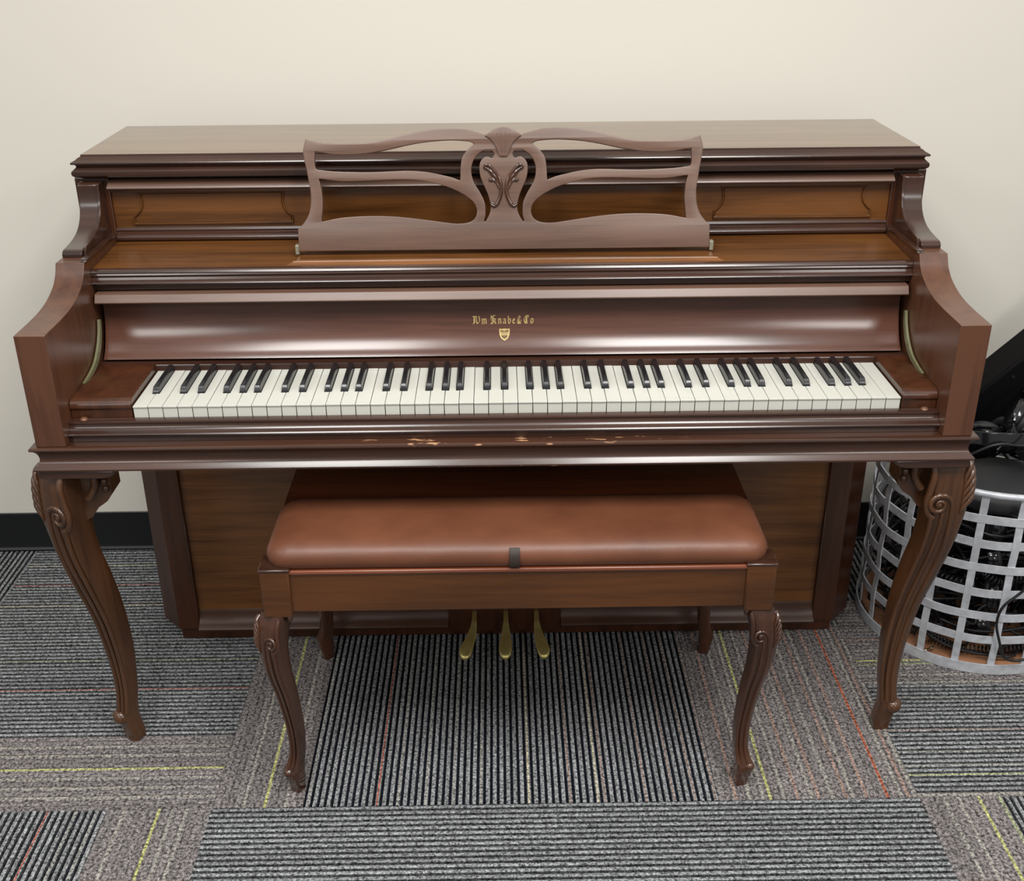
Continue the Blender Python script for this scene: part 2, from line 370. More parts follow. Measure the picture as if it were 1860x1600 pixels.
# body: sides, back, boards
bm = bmesh.new()
alongz(bm, [(-.685,.347),(-.737,.402),(-.737,.612),(.737,.612),(.737,.402),(.685,.347)], .012, .60)
obj('lower_case', bm, M_side, piano, bevel=.002)
for s in (-1, 1):
    bm = bmesh.new(); a, b_ = sorted((s*.690, s*.749)); box(bm, a, b_, .347, .606, .60, .9705)
    obj('side_post', bm, M_side, piano, bevel=.002)
bm = bmesh.new(); box(bm, -.69, .69, .352, .606, .60, .9660); box(bm, -.688, .688, .372, .604, .9655, .9742)
obj('front_board', bm, M_panel, piano, bevel=.001)
# top rail under the lid and the strip at the foot of the board
bm = bmesh.new(); alongx(bm, [(.353,.9668),(.347,.9668),(.344,.9657),(.3310,.9565),(.3300,.9545),(.3310,.9525),(.339,.9505),(.346,.9475),(.348,.9440),(.353,.9435)], -.6895, .6895)
obj('board_rail', bm, M_desk, piano)
bm = bmesh.new(); alongx(bm, [(.353,.880),(.349,.880),(.346,.8765),(.347,.873),(.341,.870),(.337,.865),(.338,.861),(.343,.857),(.353,.857)], -.6895, .6895)
obj('board_strip', bm, M_trim, piano)

FRAME = [(-.6453,.946),(-.383,.946),(-.3867,.9375),(-.3876,.926),(-.3855,.916),(-.3805,.908),(-.3728,.9018),(-.3728,.8876),(-.6565,.8876),(-.6565,.9018),(-.649,.908),(-.642,.916),(-.639,.926),(-.6405,.9375)]
def inset(pts, d):
    n = len(pts); out = []
    for i in range(n):
        p, a, q = Vector(pts[i-1]), Vector(pts[i]), Vector(pts[(i+1) % n])
        e1 = (a-p).normalized(); e2 = (q-a).normalized()
        n1 = Vector((e1.y, -e1.x)); n2 = Vector((e2.y, -e2.x))
        m = (n1+n2); m = m/max(.35, m.length_squared)*2 if m.length > 1e-6 else n1
        out.append(tuple(a+m*.5*d*2/2*1.0))
    return out
for s in (-1, 1):
    pts = FRAME if s < 0 else [(-x, z) for x, z in FRAME][::-1]
    pts = [(x+(.004 if s > 0 else 0), z-.002) for x, z in pts]
    Y = .3525
    loops = []
    for d, y in ((0, Y), (0, Y-.0035), (.0015, Y-.005), (.0035, Y-.005), (.0055, Y-.0015), (.007, Y-.001), (.0085, Y-.0025), (.010, Y-.0015)):
        loops.append([(x, y, z) for x, z in inset(pts, d)])
    bm = bmesh.new(); loft(bm, loops, cap=False); bm.faces.new([bm.verts.new(p) for p in loops[-1]])
    obj('frame_moulding', bm, M_panel, piano, sharp=30)

# shelf below the board, with moulded front edge
bm = bmesh.new()
alongx(bm, [(.355,.857),(.200,.8505),(.194,.8503),(.190,.8485),(.188,.8455),(.1895,.8435),(.1885,.841),(.1905,.837),(.189,.833),(.184,.8305),(.1825,.8285),(.184,.8265),(.192,.826),(.193,.815),(.355,.815)], -.6895, .6895)
obj('shelf', bm, M_panel, piano, sharp=28)
for o in bpy.data.objects:
    if o.name == 'shelf':
        o.data.materials.append(M_trim)
        for p in o.data.polygons:
            if p.center.y < .199: p.material_index = 1

# fallboard: hinged lip, then the hollow board down to the keys
bm = bmesh.new(); alongx(bm, [(.205,.8125),(.181,.8125),(.1775,.811),(.170,.7985),(.172,.7965),(.205,.7965)], -.686, .684)
obj('fallboard_lip', bm, M_desk, piano, bevel=.0012)
FALL = spline([(.202,.800),(.2025,.785),(.201,.770),(.1975,.755),(.192,.740),(.185,.726),(.176,.713),(.166,.7035),(.163,.7005)], 5)
bm = bmesh.new(); alongx(bm, FALL+[(.24,.700),(.24,.800)], -.683, .681)
obj('fallboard', bm, M_fall, piano, sharp=30)
bm = bmesh.new(); alongx(bm, [(.151,.650),(.151,.6915),(.1525,.6945),(.156,.6958),(.24,.6975),(.24,.650)], -.6895, .6895)
obj('key_rail', bm, M_trim, piano, sharp=30)
for s in (-1, 1):
    G = spline([(.184,.766),(.176,.742),(.158,.719),(.128,.701),(.094,.6955),(.066,.6965)], 5)
    H = spline([(.066,.6990),(.092,.7020),(.124,.7100),(.151,.7280),(.168,.748),(.177,.768)], 5)
    bm = bmesh.new(); a, b_ = sorted((s*.6838, s*.6880)); alongx(bm, G+H, a, b_)
    o = obj('fallboard_guide', bm, M_felt, piano); o['label'] = 'pale green curved guide'

# arms with the swan-neck top
ARM = [(-.040,.634),(-.040,.8185)]+spline([(-.030,.8187),(.030,.819),(.075,.8215),(.108,.8275),(.138,.838),(.156,.851),(.165,.864),(.168,.8695)], 5)+[(.350,.8695),(.350,.634)]
for s in (-1, 1):
    bm = bmesh.new(); a, b_ = sorted((s*.690, s*.737)); alongx(bm, ARM, a, b_)
    obj('arm', bm, M_arm, piano, bevel=.0014)
    # scrolled bracket standing on the arm
    BR = [(.200,.8695),(.200,.8745),(.203,.8785),(.208,.8805)]+spline([(.215,.881),(.252,.8845),(.282,.892),(.304,.9065),(.316,.926),(.3215,.947),(.3225,.9625)], 5)+[(.328,.9655),(.348,.9655),(.348,.8695)]
    bm = bmesh.new(); a, b_ = sorted((s*.7035, s*.7365)); alongx(bm, BR, a, b_)
    k = obj('scroll_bracket', bm, M_trim, piano, bevel=.0012)
    B2 = [(y+.005, z+.0035 if z < .94 else z) for y, z in BR[3:-2]]
    bm = bmesh.new(); a, b_ = sorted((s*.6985, s*.7037)); alongx(bm, [(.208,.8695)]+[(y-.004, z+.003) for y, z in BR[4:-3]]+[(.348,.9655),(.348,.8695)], a, b_)
    obj('scroll_edge', bm, M_trim, k, bevel=.001)
    # base moulding on the inner shoulder
    bm = bmesh.new(); a, b_ = sorted((s*.6875, s*.6985)); alongx(bm, [(.172,.868),(.172,.8705),(.176,.8735),(.352,.8735),(.352,.868)], a, b_)
    obj('shoulder_moulding', bm, M_trim, piano, bevel=.001)

# keybed moulding round front and ends
bm = bmesh.new()
loft(bm, ring_loops([(0,.6335),(.008,.6335),(.0105,.6325),(.0115,.630),(.0105,.6275),(.007,.626),(.004,.6225),(.0015,.617),(.0005,.611),(.0015,.6055),(.0045,.601),(.0085,.5975),(.0105,.595),(.010,.592),(.007,.5905),(0,.5905)], .737, -.034, .36))
obj('keybed', bm, M_wear, piano, sharp=28)
# key slip
bm = bmesh.new()
alongx(bm, [(-.001,.6655),(-.012,.6655),(-.0145,.6645),(-.0150,.662),(-.0135,.6605),(-.0140,.6570),(-.0160,.6530),(-.0200,.6500),(-.0255,.6485),(-.0270,.6470),(-.0262,.6445),(-.0225,.6435),(-.0225,.634),(-.001,.634)], -.6895, .6895)
obj('key_slip', bm, M_trim, piano, sharp=28)
for x in (-.667, .668):
    bm = bmesh.new(); ball(bm, (x, -.008, .6665), .0065, (1, 1, .6)); obj('screw', bm, M_knob, piano)

# cheek blocks either side of the keys
KO = .0204
for a, b_ in ((-.6895, KO-.611-.0018), (KO+.611+.0018, .6895)):
    bm = bmesh.new(); alongx(bm, [(.152,.655),(.152,.6955),(.012,.6955),(.006,.6945),(.001,.691),(-.0015,.686),(-.0015,.6815),(.001,.679),(.001,.655)], a, b_)
    obj('key_block', bm, M_side, piano, bevel=.0012)

# keys
KZ, W = .684, .0235
names = 'ABCDEFG'
# semitone layout: 88 keys from A
seq = []
pat = ['w','b','w','w','b','w','b','w','w','b','w','b']
for i in range(88): seq.append(pat[i % 12])
BO = {1: 0, 4: -.0026, 6: .0026, 9: -.0030, 11: 0}   # offset of black keys from the gap (A#, C#, D#, F#, G#)
wi = 0; whites = []; blacks = []
for i, k in enumerate(seq):
    if k == 'w': whites.append(i); wi += 1
    else: blacks.append((i, wi))
widx = {i: n for n, i in enumerate(whites)}
bx = {i: KO-.611+n*W+BO[i % 12] for i, n in blacks}
HB = .0061
for i in whites:
    n = widx[i]; x0 = KO-.611+n*W+.00045; x1 = x0+W-.0009
    l = r_ = 0
    if i-1 in bx: l = max(0, bx[i-1]+HB-x0)
    if i+1 in bx: r_ = max(0, x1-(bx[i+1]-HB))
    jit = random.uniform(-.0003, .0003)
    pts = [(x0, 0), (x1, 0), (x1, .0505)]
    if r_: pts += [(x1-r_, .0505)]
    pts += [(x1-r_, .151), (x0+l, .151)]
    if l: pts += [(x0+l, .0505)]
    pts += [(x0, .0505)]
    bm = bmesh.new()
    alongz(bm, pts, KZ-.0025+jit, KZ+jit)
    alongz(bm, [(x0+.0002, .0014), (x1-.0002, .0014), (x1-.0002, .049), (x0+.0002, .049)], KZ-.022, KZ-.0025+jit)
    obj('white_key', bm, M_white, piano, bevel=.0004)
BKEY = [(.0505, KZ-.004), (.0505, KZ+.001), (.0555, KZ+.0105), (.0575, KZ+.0118), (.060, KZ+.0122), (.151, KZ+.0122), (.151, KZ-.004)]
src = None
for i, n in blacks:
    if src is None:
        bm = bmesh.new()
        loops = []
        h0, h1 = .0053, .0041
        base = [(-h0, .0505, KZ-.006), (h0, .0505, KZ-.006), (h0, .151, KZ-.006), (-h0, .151, KZ-.006)]
        mid = [(-h0, .0508, KZ+.0005), (h0, .0508, KZ+.0005), (h0, .151, KZ+.0005), (-h0, .151, KZ+.0005)]
        sh = [(-h1-.0003, .0560, KZ+.0095), (h1+.0003, .0560, KZ+.0095), (h1+.0003, .151, KZ+.0095), (-h1-.0003, .151, KZ+.0095)]
        tp = [(-h1+.0006, .0590, KZ+.0115), (h1-.0006, .0590, KZ+.0115), (h1-.0006, .151, KZ+.0115), (-h1+.0006, .151, KZ+.0115)]
        loft(bm, [base, mid, sh, tp])
        src = o = obj('black_key', bm, M_black, piano, bevel=.0008)
    else:
        o = src.copy(); C.objects.link(o); o.parent = piano
    o.location = (bx[i], 0, random.uniform(-.0003, .0003))

# blocks that carry the legs
for s in (-1, 1):
    bm = bmesh.new()
    a, b_ = (.618, .7415)
    pr = [(a+.010, .5905), (b_, .5905), (b_+.001, .5885), (b_+.002, .583), (b_, .5765), (a+.022, .5765), (a+.010, .580), (a+.003, .586), (a, .5905)]
    alongy(bm, [(s*x, z) for x, z in pr], -.040, .075)
    obj('leg_block', bm, M_trim, piano, bevel=.002)

# ---- carved curved leg
def cabriole(st, base, s, theta, ridge_z, vol=None, toe=None, leaf=None, scale=1.0, yd=-1):
    """st: (z, outward offset, half size); s = side, yd = -1 front leg; theta turns the fluted face outwards"""
    d = Vector((s*.7071, yd*.7071, 0)); th = math.radians(theta)
    n_ = Vector((s*math.sin(th), yd*math.cos(th), 0)); e = Vector((-s*math.cos(th), yd*math.sin(th), 0))
    S = spline([tuple(q) for q in st], 5)
    bm = bmesh.new(); loops = []; sec = []
    sgn = lambda v: (v > 0)-(v < 0)
    for k in range(48):
        a = 2*PI*(k+.5)/48; c, q = math.cos(a), math.sin(a)
        sec.append((sgn(c)*abs(c)**.40, sgn(q)*abs(q)**.40))
    def at(z):
        z = max(min(z, S[0][0]), S[-1][0])
        for p, q in zip(S, S[1:]):
            if q[0] <= z <= p[0]:
                f = (p[0]-z)/max(1e-9, p[0]-q[0]); return p[1]+(q[1]-p[1])*f, p[2]+(q[2]-p[2])*f
        return S[-1][1], S[-1][2]
    for z, o_, h in S:
        ctr = Vector((base[0], base[1], z))+d*o_
        t = (z-ridge_z[0])/(ridge_z[1]-ridge_z[0]); g = 0
        if 0 < t < 1: g = min(1, min(t, 1-t)*9)
        lp = []
        for u, v in sec:
            uu = u
            if u > .72 and v > -.35: uu = u-g*.16*(.5-.5*math.cos((v+.35)/1.35*2*PI*2))**.8
            if u > .72 and v <= -.35: uu = u-.05-g*.10*((v+.35)/.65)**2
            lp.append(ctr+n_*uu*h+e*v*h)
        loops.append(lp)
    loft(bm, loops)
    def face(v, z, lift=0):
        o_, h = at(z); return Vector((base[0], base[1], z))+d*o_+n_*(h+lift)+e*v*h
    z0, z1 = ridge_z; R0 = .0038*scale
    H1 = at(z1)[1]
    # beads running down the fluted face from under the volute
    cv, cz, rr = .58, z1+.004*scale, vol
    path = []
    for k in range(26):      # spiral growing outwards, over the top, then down the leg
        a = -2.3*PI+k/25*PI*3.3; q = rr*(.14+.86*(k/25)**1.1)
        path.append((cv+math.cos(a)*q/H1, cz+math.sin(a)*q))
    vend, zend = path[-1]
    for k in range(1, 25):
        f = k/24; path.append((vend+(-.30-vend)*min(1, f*3.0)**.8, zend+(z0-zend)*f))
    m = len(path)
    tube(bm, [face(v, z, -.0004*scale) for v, z in path], 0, 8, radii=[R0*(.7+.5*min(1, k/18)) for k in range(m)])
    for va, vb, zs in ((.36, .33, cz-rr*.75), (.92, .93, cz-rr*1.05)):
        tube(bm, [face(va+(vb-va)*k/24, zs+(z0-zs)*k/24, -.0006*scale) for k in range(25)], R0*1.05, 8)
    ball(bm, face(cv, cz, -.0035*scale), rr*.32, (1, 1, 1)); zt = S[0][0]-.004
    # inward curl beside the volute
    tube(bm, spline([face(.92, zt, -.003*scale), face(.98, zt-.018*scale, -.001*scale), face(1.08, cz+rr*1.1, -.005*scale), face(1.16, cz+rr*.2, -.007*scale), face(1.05, cz-rr*.8, -.006*scale), face(.80, cz-rr*1.25, -.003*scale)], 4), R0*1.55, 8)
    if leaf:  # acanthus lobes down the outer edge of the knee
        lz, cnt = leaf
        for k in range(cnt):
            z = lz-k*.0140*scale
            q = [face(-1.02, z+.006*scale, -.014*scale), face(-1.0, z+.002*scale, -.006*scale), face(-.86, z-.005*scale, -.0015*scale), face(-.62, z-.017*scale, -.0008*scale), face(-.55, z-.028*scale, -.002*scale)]
            tube(bm, spline(q, 4), 0, 8, radii=[scale*(.0072-.0052*(i_/16)) for i_ in range(17)])
    if toe:   # scroll over the toe
        tz, tr = toe; o_, h = at(tz)
        p = Vector((base[0], base[1], tz))+d*(o_+h*.75)
        ball(bm, p, tr, (1, 1, .9))
        for w in (() if scale < 1 else (-1, 1)):
            q = p+Vector((-d.y, d.x, 0))*w*tr*.72
            tube(bm, [q+d*math.cos(a)*tr*.6*(1-k/20)+Vector((0, 0, math.sin(a)*tr*.6*(1-k/20))) for k, a in enumerate([i*PI*2.2/17 for i in range(18)])], tr*.2, 6)
    return bm

PL = [(.578,.042,.0305),(.55,.049,.0325),(.50,.051,.0325),(.46,.050,.0305),(.41,.043,.0290),(.35,.029,.0275),(.276,.014,.0235),(.198,.006,.0200),(.139,.005,.0168),(.105,.007,.0158),(.078,.011,.0156),(.055,.013,.0162),(.035,.010,.0160),(.014,.0065,.0156),(0.0,.006,.0148)]
for s in (-1, 1):
    bm = cabriole(PL, (s*.692, .037), s, 30 if s < 0 else 0, (.070, .500), vol=.0210, toe=(.056, .0160), leaf=(.572, 5))
    # wing that joins the knee to the block
    poly = [(.715,.577),(.646,.577),(.6455,.530),(.655,.517),(.672,.505),(.684,.488),(.715,.47)]
    alongy(bm, [(s*x, z) for x, z in poly], -.004, .042)
    pts = [(s*.674, -.008, .5765), (s*.668, -.012, .566), (s*.668, -.012, .552), (s*.674, -.012, .538), (s*.682, -.013, .526)]
    tube(bm, spline(pts, 4), .0065, 8)
    for k in range(3): ball(bm, (s*(.655-.001*k), -.006, .568-.013*k), .0062, (1, 1.1, 1.2), u=10, v=7)
    obj('leg', bm, M_leg, piano, sharp=50)

# lower panel
bm = bmesh.new()
for s in (-1, 1):
    a, b_ = sorted((s*.641, s*.686)); box(bm, a, b_, .330, .352, .030, .60)
box(bm, -.641, .641, .330, .352, .56, .60)
obj('panel_frame', bm, M_side, piano, bevel=.002)
bm = bmesh.new(); box(bm, -.6415, .6415, .338, .352, .06, .565)
obj('lower_panel', bm, M_panel_bright, piano, bevel=.001)
for a, b_ in ((-.641, -.122), (.113, .641)):
    bm = bmesh.new(); alongx(bm, [(.352,.074),(.3375,.074),(.3362,.072),(.3358,.065),(.3340,.057),(.3300,.050),(.3240,.0445),(.3165,.0415),(.3140,.0385),(.316,.034),(.352,.034)], a, b_)
    obj('sill', bm, M_sill, piano, sharp=30)
bm = bmesh.new(); box(bm, -.122, .113, .328, .352, .016, .074)
obj('pedal_rail', bm, M_side, piano, bevel=.0015)
bm = bmesh.new(); box(bm, -.684, .684, .338, .36, .002, .034)
obj('base_rail', bm, M_side, piano, bevel=.002)

# pedals
for x0, dx in ((-.0675, -.0165), (-.002, -.002), (.0615, .0115)):
    st = [(.345,.064,0,.0048,.0032),(.315,.062,0,.0050,.0034),(.298,.058,0.02,.0056,.0036),(.285,.050,.15,.0078,.0036),(.268,.043,.42,.0105,.0040),(.252,.038,.75,.0128,.0048),(.238,.034,.98,.0136,.0056),(.228,.0305,1.05,.0120,.0056),(.221,.0275,1.08,.0085,.0048),(.218,.0255,1.08,.0035,.0026)]
    S = spline(st, 4); bm = bmesh.new(); loops = []
    for y, z, f, hw, hh in S:
        loops.append([(x0+dx*f+math.cos(2*PI*k/14)*hw, y, z+math.sin(2*PI*k/14)*hh) for k in range(14)])
    loft(bm, loops); obj('pedal', bm, M_brass, piano, sharp=60)

# ---- music desk: openwork plate leaning back on the shelf
LEAN = math.hypot(1, .25)
def desk(x, s, t): return Vector((x+.0025, .245+.25*s/LEAN-t*1/LEAN, .862+s/LEAN+t*.25/LEAN))
def mirror(l): return [(-x, s) for x, s in l][::-1]
sm = lambda l, k=3: [p for p in spline(l, k, closed=True)]
left = DESK_OUT
LO = left[:2]+spline(left[1:13], 3)[1:]+spline(left[12:27], 3)[1:]+spline(left[26:], 3)[1:]
out = LO+[(0, .2019)]+[(-x, s) for x, s in LO[::-1]]
loops = [out]
for h in (DESK_H1, DESK_H2, DESK_H3):
    loops += [sm(h, 2), [(-x, s) for x, s in sm(h, 2)]]
md = plate2d(loops, .013, .0012, desk, 'music_desk', M_desk, piano)
# shell at the crest
SHL = [(-.0291,.1893),(-.0233,.1937),(-.0151,.1987),(-.007,.2011),(0,.2019),(.007,.2011),(.0151,.1987),(.0233,.1937),(.0291,.1893),(.0234,.1862),(.0177,.1805),(.012,.1715),(.0086,.1624),(.006,.1565),(-.006,.1565),(-.0086,.1624),(-.012,.1715),(-.0177,.1805),(-.0234,.1862)]
plate2d([SHL], .006, .001, lambda x, s, t: desk(x*.985, s, t+.0068), 'shell_carving', M_desk, md)
bm = bmesh.new()
for k in (-2.1, -.9, .9, 2.1):
    tube(bm, [desk(k*.0011*(1+3.6*q), .1625+.0345*q*(1-.02*k*k), .0098) for q in (0, .33, .66, 1)], .0004, 6)
obj('shell_rib', bm, M_desk, md)
for s in (-1, 1):
    bm = bmesh.new()
    def car(pts, r0, prof=None, k=5):
        P_ = spline(pts, k); n = len(P_); rad = [r0*(prof(i/(n-1)) if prof else 1) for i in range(n)]
        tube(bm, [desk(s*(-p[0]+.0014), p[1], .0075) for p in P_], 0, 8, radii=rad)
    S1 = [(x, z) for x, z in DESK_S1]
    car(S1, .0027, lambda t: .55+.75*max(0, math.sin(PI*min(1, t)))**.7)
    car(DESK_S2, .0023, lambda t: .9-.3*t)
    car([(-.0265,.1360),(-.0205,.1310),(-.0150,.1240),(-.0095,.1165)], .0034, lambda t: .7+.5*math.sin(PI*t))
    car([(-.0215,.1155),(-.0160,.1165),(-.0105,.1120),(-.0065,.1030)], .0028, lambda t: .9-.2*t)
    for q in ((-.0295,.1362), (-.0225,.1170), (-.0170,.0770)): ball(bm, desk(-s*q[0], q[1], .008), .0030)
    obj('leaf_carving', bm, M_bleg, md, sharp=60)
# ledge the desk stands on, and its side clips
bm = bmesh.new()
box(bm, -.350, .358, .2135, .262, .849, .8565)
lg = obj('desk_ledge', bm, M_panel, piano, bevel=.0008)
bm = bmesh.new()
loft(bm, [[(-.366+o, .2035+o*.6, z), (.374-o, .2035+o*.6, z), (.360-o*.4, .2145, z), (-.352+o*.4, .2145, z)] for o, z in ((0, .8495), (.0002, .8510), (.0030, .8522), (.0045, .8524), (.0100, .8545), (.0115, .8558), (.0130, .8560))])
obj('ledge_lip', bm, M_panel_bright, lg, sharp=30)
for x in (-.3515, .3575):
    bm = bmesh.new(); box(bm, x-.0035, x+.0035, .243, .256, .858, .874); obj('desk_clip', bm, M_clip, piano, bevel=.0008)

# ---- gold lettering on the fallboard: a broad pen drawing blackletter strokes
FS = []
for (y0, z0), (y1, z1) in zip(FALL, FALL[1:]): FS.append((y0, z0, y1, z1, math.hypot(y1-y0, z1-z0)))
def on_fall(x, z, lift=.0004):
    for y0, z0, y1, z1, l in FS:
        if z1 <= z <= z0:
            f = (z0-z)/(z0-z1); ny, nz = -(z0-z1)/l, -(y1-y0)/l*-1
            n_ = Vector((0, -(z0-z1), -(y0-y1)*-1)).normalized()
            return Vector((x, y0+(y1-y0)*f, z))+Vector((0, -abs(z0-z1)/l, abs(y0-y1)/l*(1 if y1 < y0 else -1)))*lift
    return Vector((x, .2, z))
NIB = (.16, .12)
def pen(bm, org, sc, pts, nib=NIB, k=1):
    if k > 1: pts = spline(pts, k)
    f = lambda p, q: on_fall(org[0]+(p[0]+q*nib[0])*sc, org[1]+(p[1]+q*nib[1])*sc*1.36)
    for a, b_ in zip(pts, pts[1:]):
        cr = (b_[0]-a[0])*nib[1]-(b_[1]-a[1])*nib[0]
        if abs(cr) < 1e-4: continue
        vs = [bm.verts.new(f(a, -.5)), bm.verts.new(f(b_, -.5)), bm.verts.new(f(b_, .5)), bm.verts.new(f(a, .5))]
        bm.faces.new(vs)
HAIR = (.05, .04)
GL = {
 'W': (1.75, [([(.05,.95),(.22,1.12),(.30,1.0),(.30,.25),(.48,.05)],1), ([(.48,.05),(.85,.32)],1), ([(.62,1.08),(.80,.98),(.80,.25),(.98,.05)],1), ([(.98,.05),(1.25,.22),(1.40,.45),(1.38,.80),(1.20,1.08)],4), ([(.05,.08),(.30,.10),(.48,.05)],1), ([(.46,1.05),(.46,.25)],2)]),
 'm': (1.32, [([(.05,.62),(.17,.70),(.20,.60),(.20,.08)],1), ([(.20,.55),(.45,.72),(.56,.60),(.56,.08)],1), ([(.56,.55),(.82,.72),(.94,.60),(.94,.12),(1.04,.04)],1), ([(.10,.02),(.28,.06)],1), ([(.46,.02),(.64,.06)],1)]),
 ' ': (.45, []),
 'K': (1.45, [([(.12,1.12),(.30,1.02),(.38,.9),(.38,.22),(.22,.04)],1), ([(.10,.10),(.25,.0),(.60,.10)],1), ([(.62,1.18),(.60,.9),(.60,.15)],1), ([(.38,.95),(.68,1.18),(.98,1.12)],1), ([(.60,.55),(.85,.72),(1.02,.62),(.92,.45),(.66,.42)],1), ([(.82,.42),(.98,.12),(1.16,.04)],1), ([(.18,1.15),(.14,.75),(.05,.60)],1)]),
 'n': (.98, [([(.05,.62),(.17,.70),(.20,.60),(.20,.08)],1), ([(.20,.55),(.48,.72),(.60,.60),(.60,.12),(.70,.04)],1), ([(.10,.02),(.28,.06)],1)]),
 'a': (.92, [([(.10,.58),(.30,.70),(.52,.60),(.54,.12),(.66,.03)],1), ([(.54,.42),(.22,.36),(.12,.22),(.20,.05),(.50,.14)],1)]),
 'b': (.95, [([(.12,1.05),(.22,1.0),(.22,.15),(.42,.02)],1), ([(.22,.55),(.50,.70),(.62,.52),(.62,.20),(.42,.02)],1)]),
 'e': (.95, [([(.52,.50),(.34,.70),(.16,.58),(.14,.18),(.34,.03),(.58,.14)],1), ([(.52,.50),(.20,.36)],1)]),
 '&': (1.30, [([(.80,.12),(.62,.02),(.30,.50),(.28,.85),(.45,1.05),(.62,.90),(.55,.70),(.22,.45),(.10,.22),(.28,.02),(.55,.08),(.85,.50)],3)]),
 'C': (1.30, [([(.62,1.10),(.30,.95),(.14,.60),(.20,.25),(.50,.02),(.85,.12)],4), ([(.48,1.0),(.48,.12)],1), ([(.48,.98),(.80,1.14),(1.0,.98),(.92,.80)],1), ([(.66,1.05),(.66,.10)],1)]),
 'o': (.85, [([(.34,.70),(.14,.55),(.14,.18),(.36,.02)],1), ([(.34,.70),(.58,.55),(.58,.18),(.36,.02)],1)]),
}
bm = bmesh.new(); text = 'Wm Knabe&Co'
tot = sum(GL[c][0] for c in text); x = -.0540; SCX = .1065/tot
for c in text:
    w, st = GL[c]
    for pts, k in st: pen(bm, (x, .7462), SCX, pts, k=k); pen(bm, (x, .7462), SCX, pts, nib=(.05, -.07), k=k)
    x += w*SCX
lt = obj('lettering', bm, M_gold, [o for o in bpy.data.objects if o.name == 'fallboard'][0]); lt['label'] = 'gold blackletter maker name'
# shield crest
fb = lt.parent
bm = bmesh.new()
cx, ct, cb = .0008, .7385, .7200
sh_out = [(-.0088,1),(-.0045,.965),(0,1.0),(.0045,.965),(.0088,1),(.0090,.75),(.0082,.42),(.0055,.18),(0,0),(-.0055,.18),(-.0082,.42),(-.0090,.75)]
sh_in = [(-.0068,.90),(-.0040,.87),(0,.90),(.0040,.87),(.0068,.90),(.0070,.72),(.0062,.45),(.0040,.25),(0,.11),(-.0040,.25),(-.0062,.45),(-.0070,.72)]
pt = lambda p, l=.0004: on_fall(cx+p[0], cb+(ct-cb)*p[1], l)
n = len(sh_out)
for i in range(n): bm.faces.new([bm.verts.new(pt(q)) for q in (sh_out[i], sh_out[(i+1) % n], sh_in[(i+1) % n], sh_in[i])])
for poly in ([(-.0070,.68),(.0070,.68),(.0064,.44),(-.0064,.44)], [(-.0052,.86),(-.0030,.80),(-.0052,.78)], [(-.0025,.80),(.0025,.80),(.0015,.88),(-.0015,.88)]):
    bm.faces.new([bm.verts.new(pt(q)) for q in poly])
crest = obj('crest', bm, M_gold, fb); crest['label'] = 'small gold shield'
bm = bmesh.new()
bm.faces.new([bm.verts.new(pt(q, .0002)) for q in sh_in])
for k, xx in enumerate((-.0050, -.0030, -.0008, .0014, .0036)):
    for poly in ([(xx,.63),(xx+.0006,.63),(xx+.0006,.49),(xx,.49)], [(xx+.0004,.60),(xx+.0014,.63),(xx+.0014,.58),(xx+.0004,.54)][::1]):
        bm.faces.new([bm.verts.new(pt(q, .0006)) for q in poly])
obj('crest_ground', bm, M_golddark, crest)

# ------------------------------------------------------------ the bench
BX = .0175
bench = thing('piano_bench', 'wooden piano bench with tan leather cushion pushed under the keyboard', 'bench')
HX, Y0, Y1 = .4025, -.136, .292
bm = bmesh.new(); box(bm, BX-HX, BX+HX, Y0+.004, Y1, .381, .4505)
obj('apron', bm, M_bench, bench, bevel=.0015)
bm = bmesh.new()
loft(bm, [[(BX-HX-o, Y0-o+.003, z), (BX+HX+o, Y0-o+.003, z), (BX+HX+o, Y1+o, z), (BX-HX-o, Y1+o, z)] for o, z in ((0,.4505),(.0015,.4512),(.0025,.454),(.0015,.4575),(0,.4585))])
obj('bench_top', bm, M_btop, bench, bevel=.0006)
for sx in (-1, 1):
    for sy in (-1, 1):
        xo = BX+sx*(HX+.0035); xi = BX+sx*(HX-.043)
        yo = Y0-.0025 if sy < 0 else Y1+.004; yi = Y0+.044 if sy < 0 else Y1-.044
        x0, x1 = sorted((xo, xi)); y0, y1 = sorted((yo, yi))
        bm = bmesh.new(); box(bm, x0, x1, y0, y1, .374, .4615)
        po = obj('corner_post', bm, M_bench, bench, bevel=.003)
        bm = bmesh.new(); box(bm, x0-.0015, x1+.0015, y0-.0015, y1+.0015, .4590, .4635); obj('post_cap', bm, M_trim, po, bevel=.002)
BLS = [(.376,.012,.0215),(.355,.021,.0222),(.33,.027,.0208),(.30,.028,.0192),(.259,.024,.0176),(.2175,.0155,.0156),(.175,.009,.0142),(.1325,.0045,.0130),(.089,.0045,.0119),(.065,.009,.0124),(.044,.016,.0150),(.027,.014,.0138),(.012,.012,.0112),(0,.012,.0100)]
for sx in (-1, 1):
    for yd in (-1, 1):
        bx_ = BX+sx*(HX-.0195-.0035); by_ = (Y0+.0305) if yd < 0 else (Y1-.0305)
        bm = cabriole(BLS, (bx_, by_), sx, 30 if sx < 0 else 8, (.052, .326), vol=.0130, toe=(.045, .0095), leaf=(.361, 5), scale=.66, yd=yd)
        for k in range(3):   # carved collar
            ball(bm, (bx_+sx*.012-sx*.012*k, by_+yd*.024, .3665), .0055, (1, .8, 1.2), u=10, v=7)
        obj('leg', bm, M_bleg, bench, sharp=50)
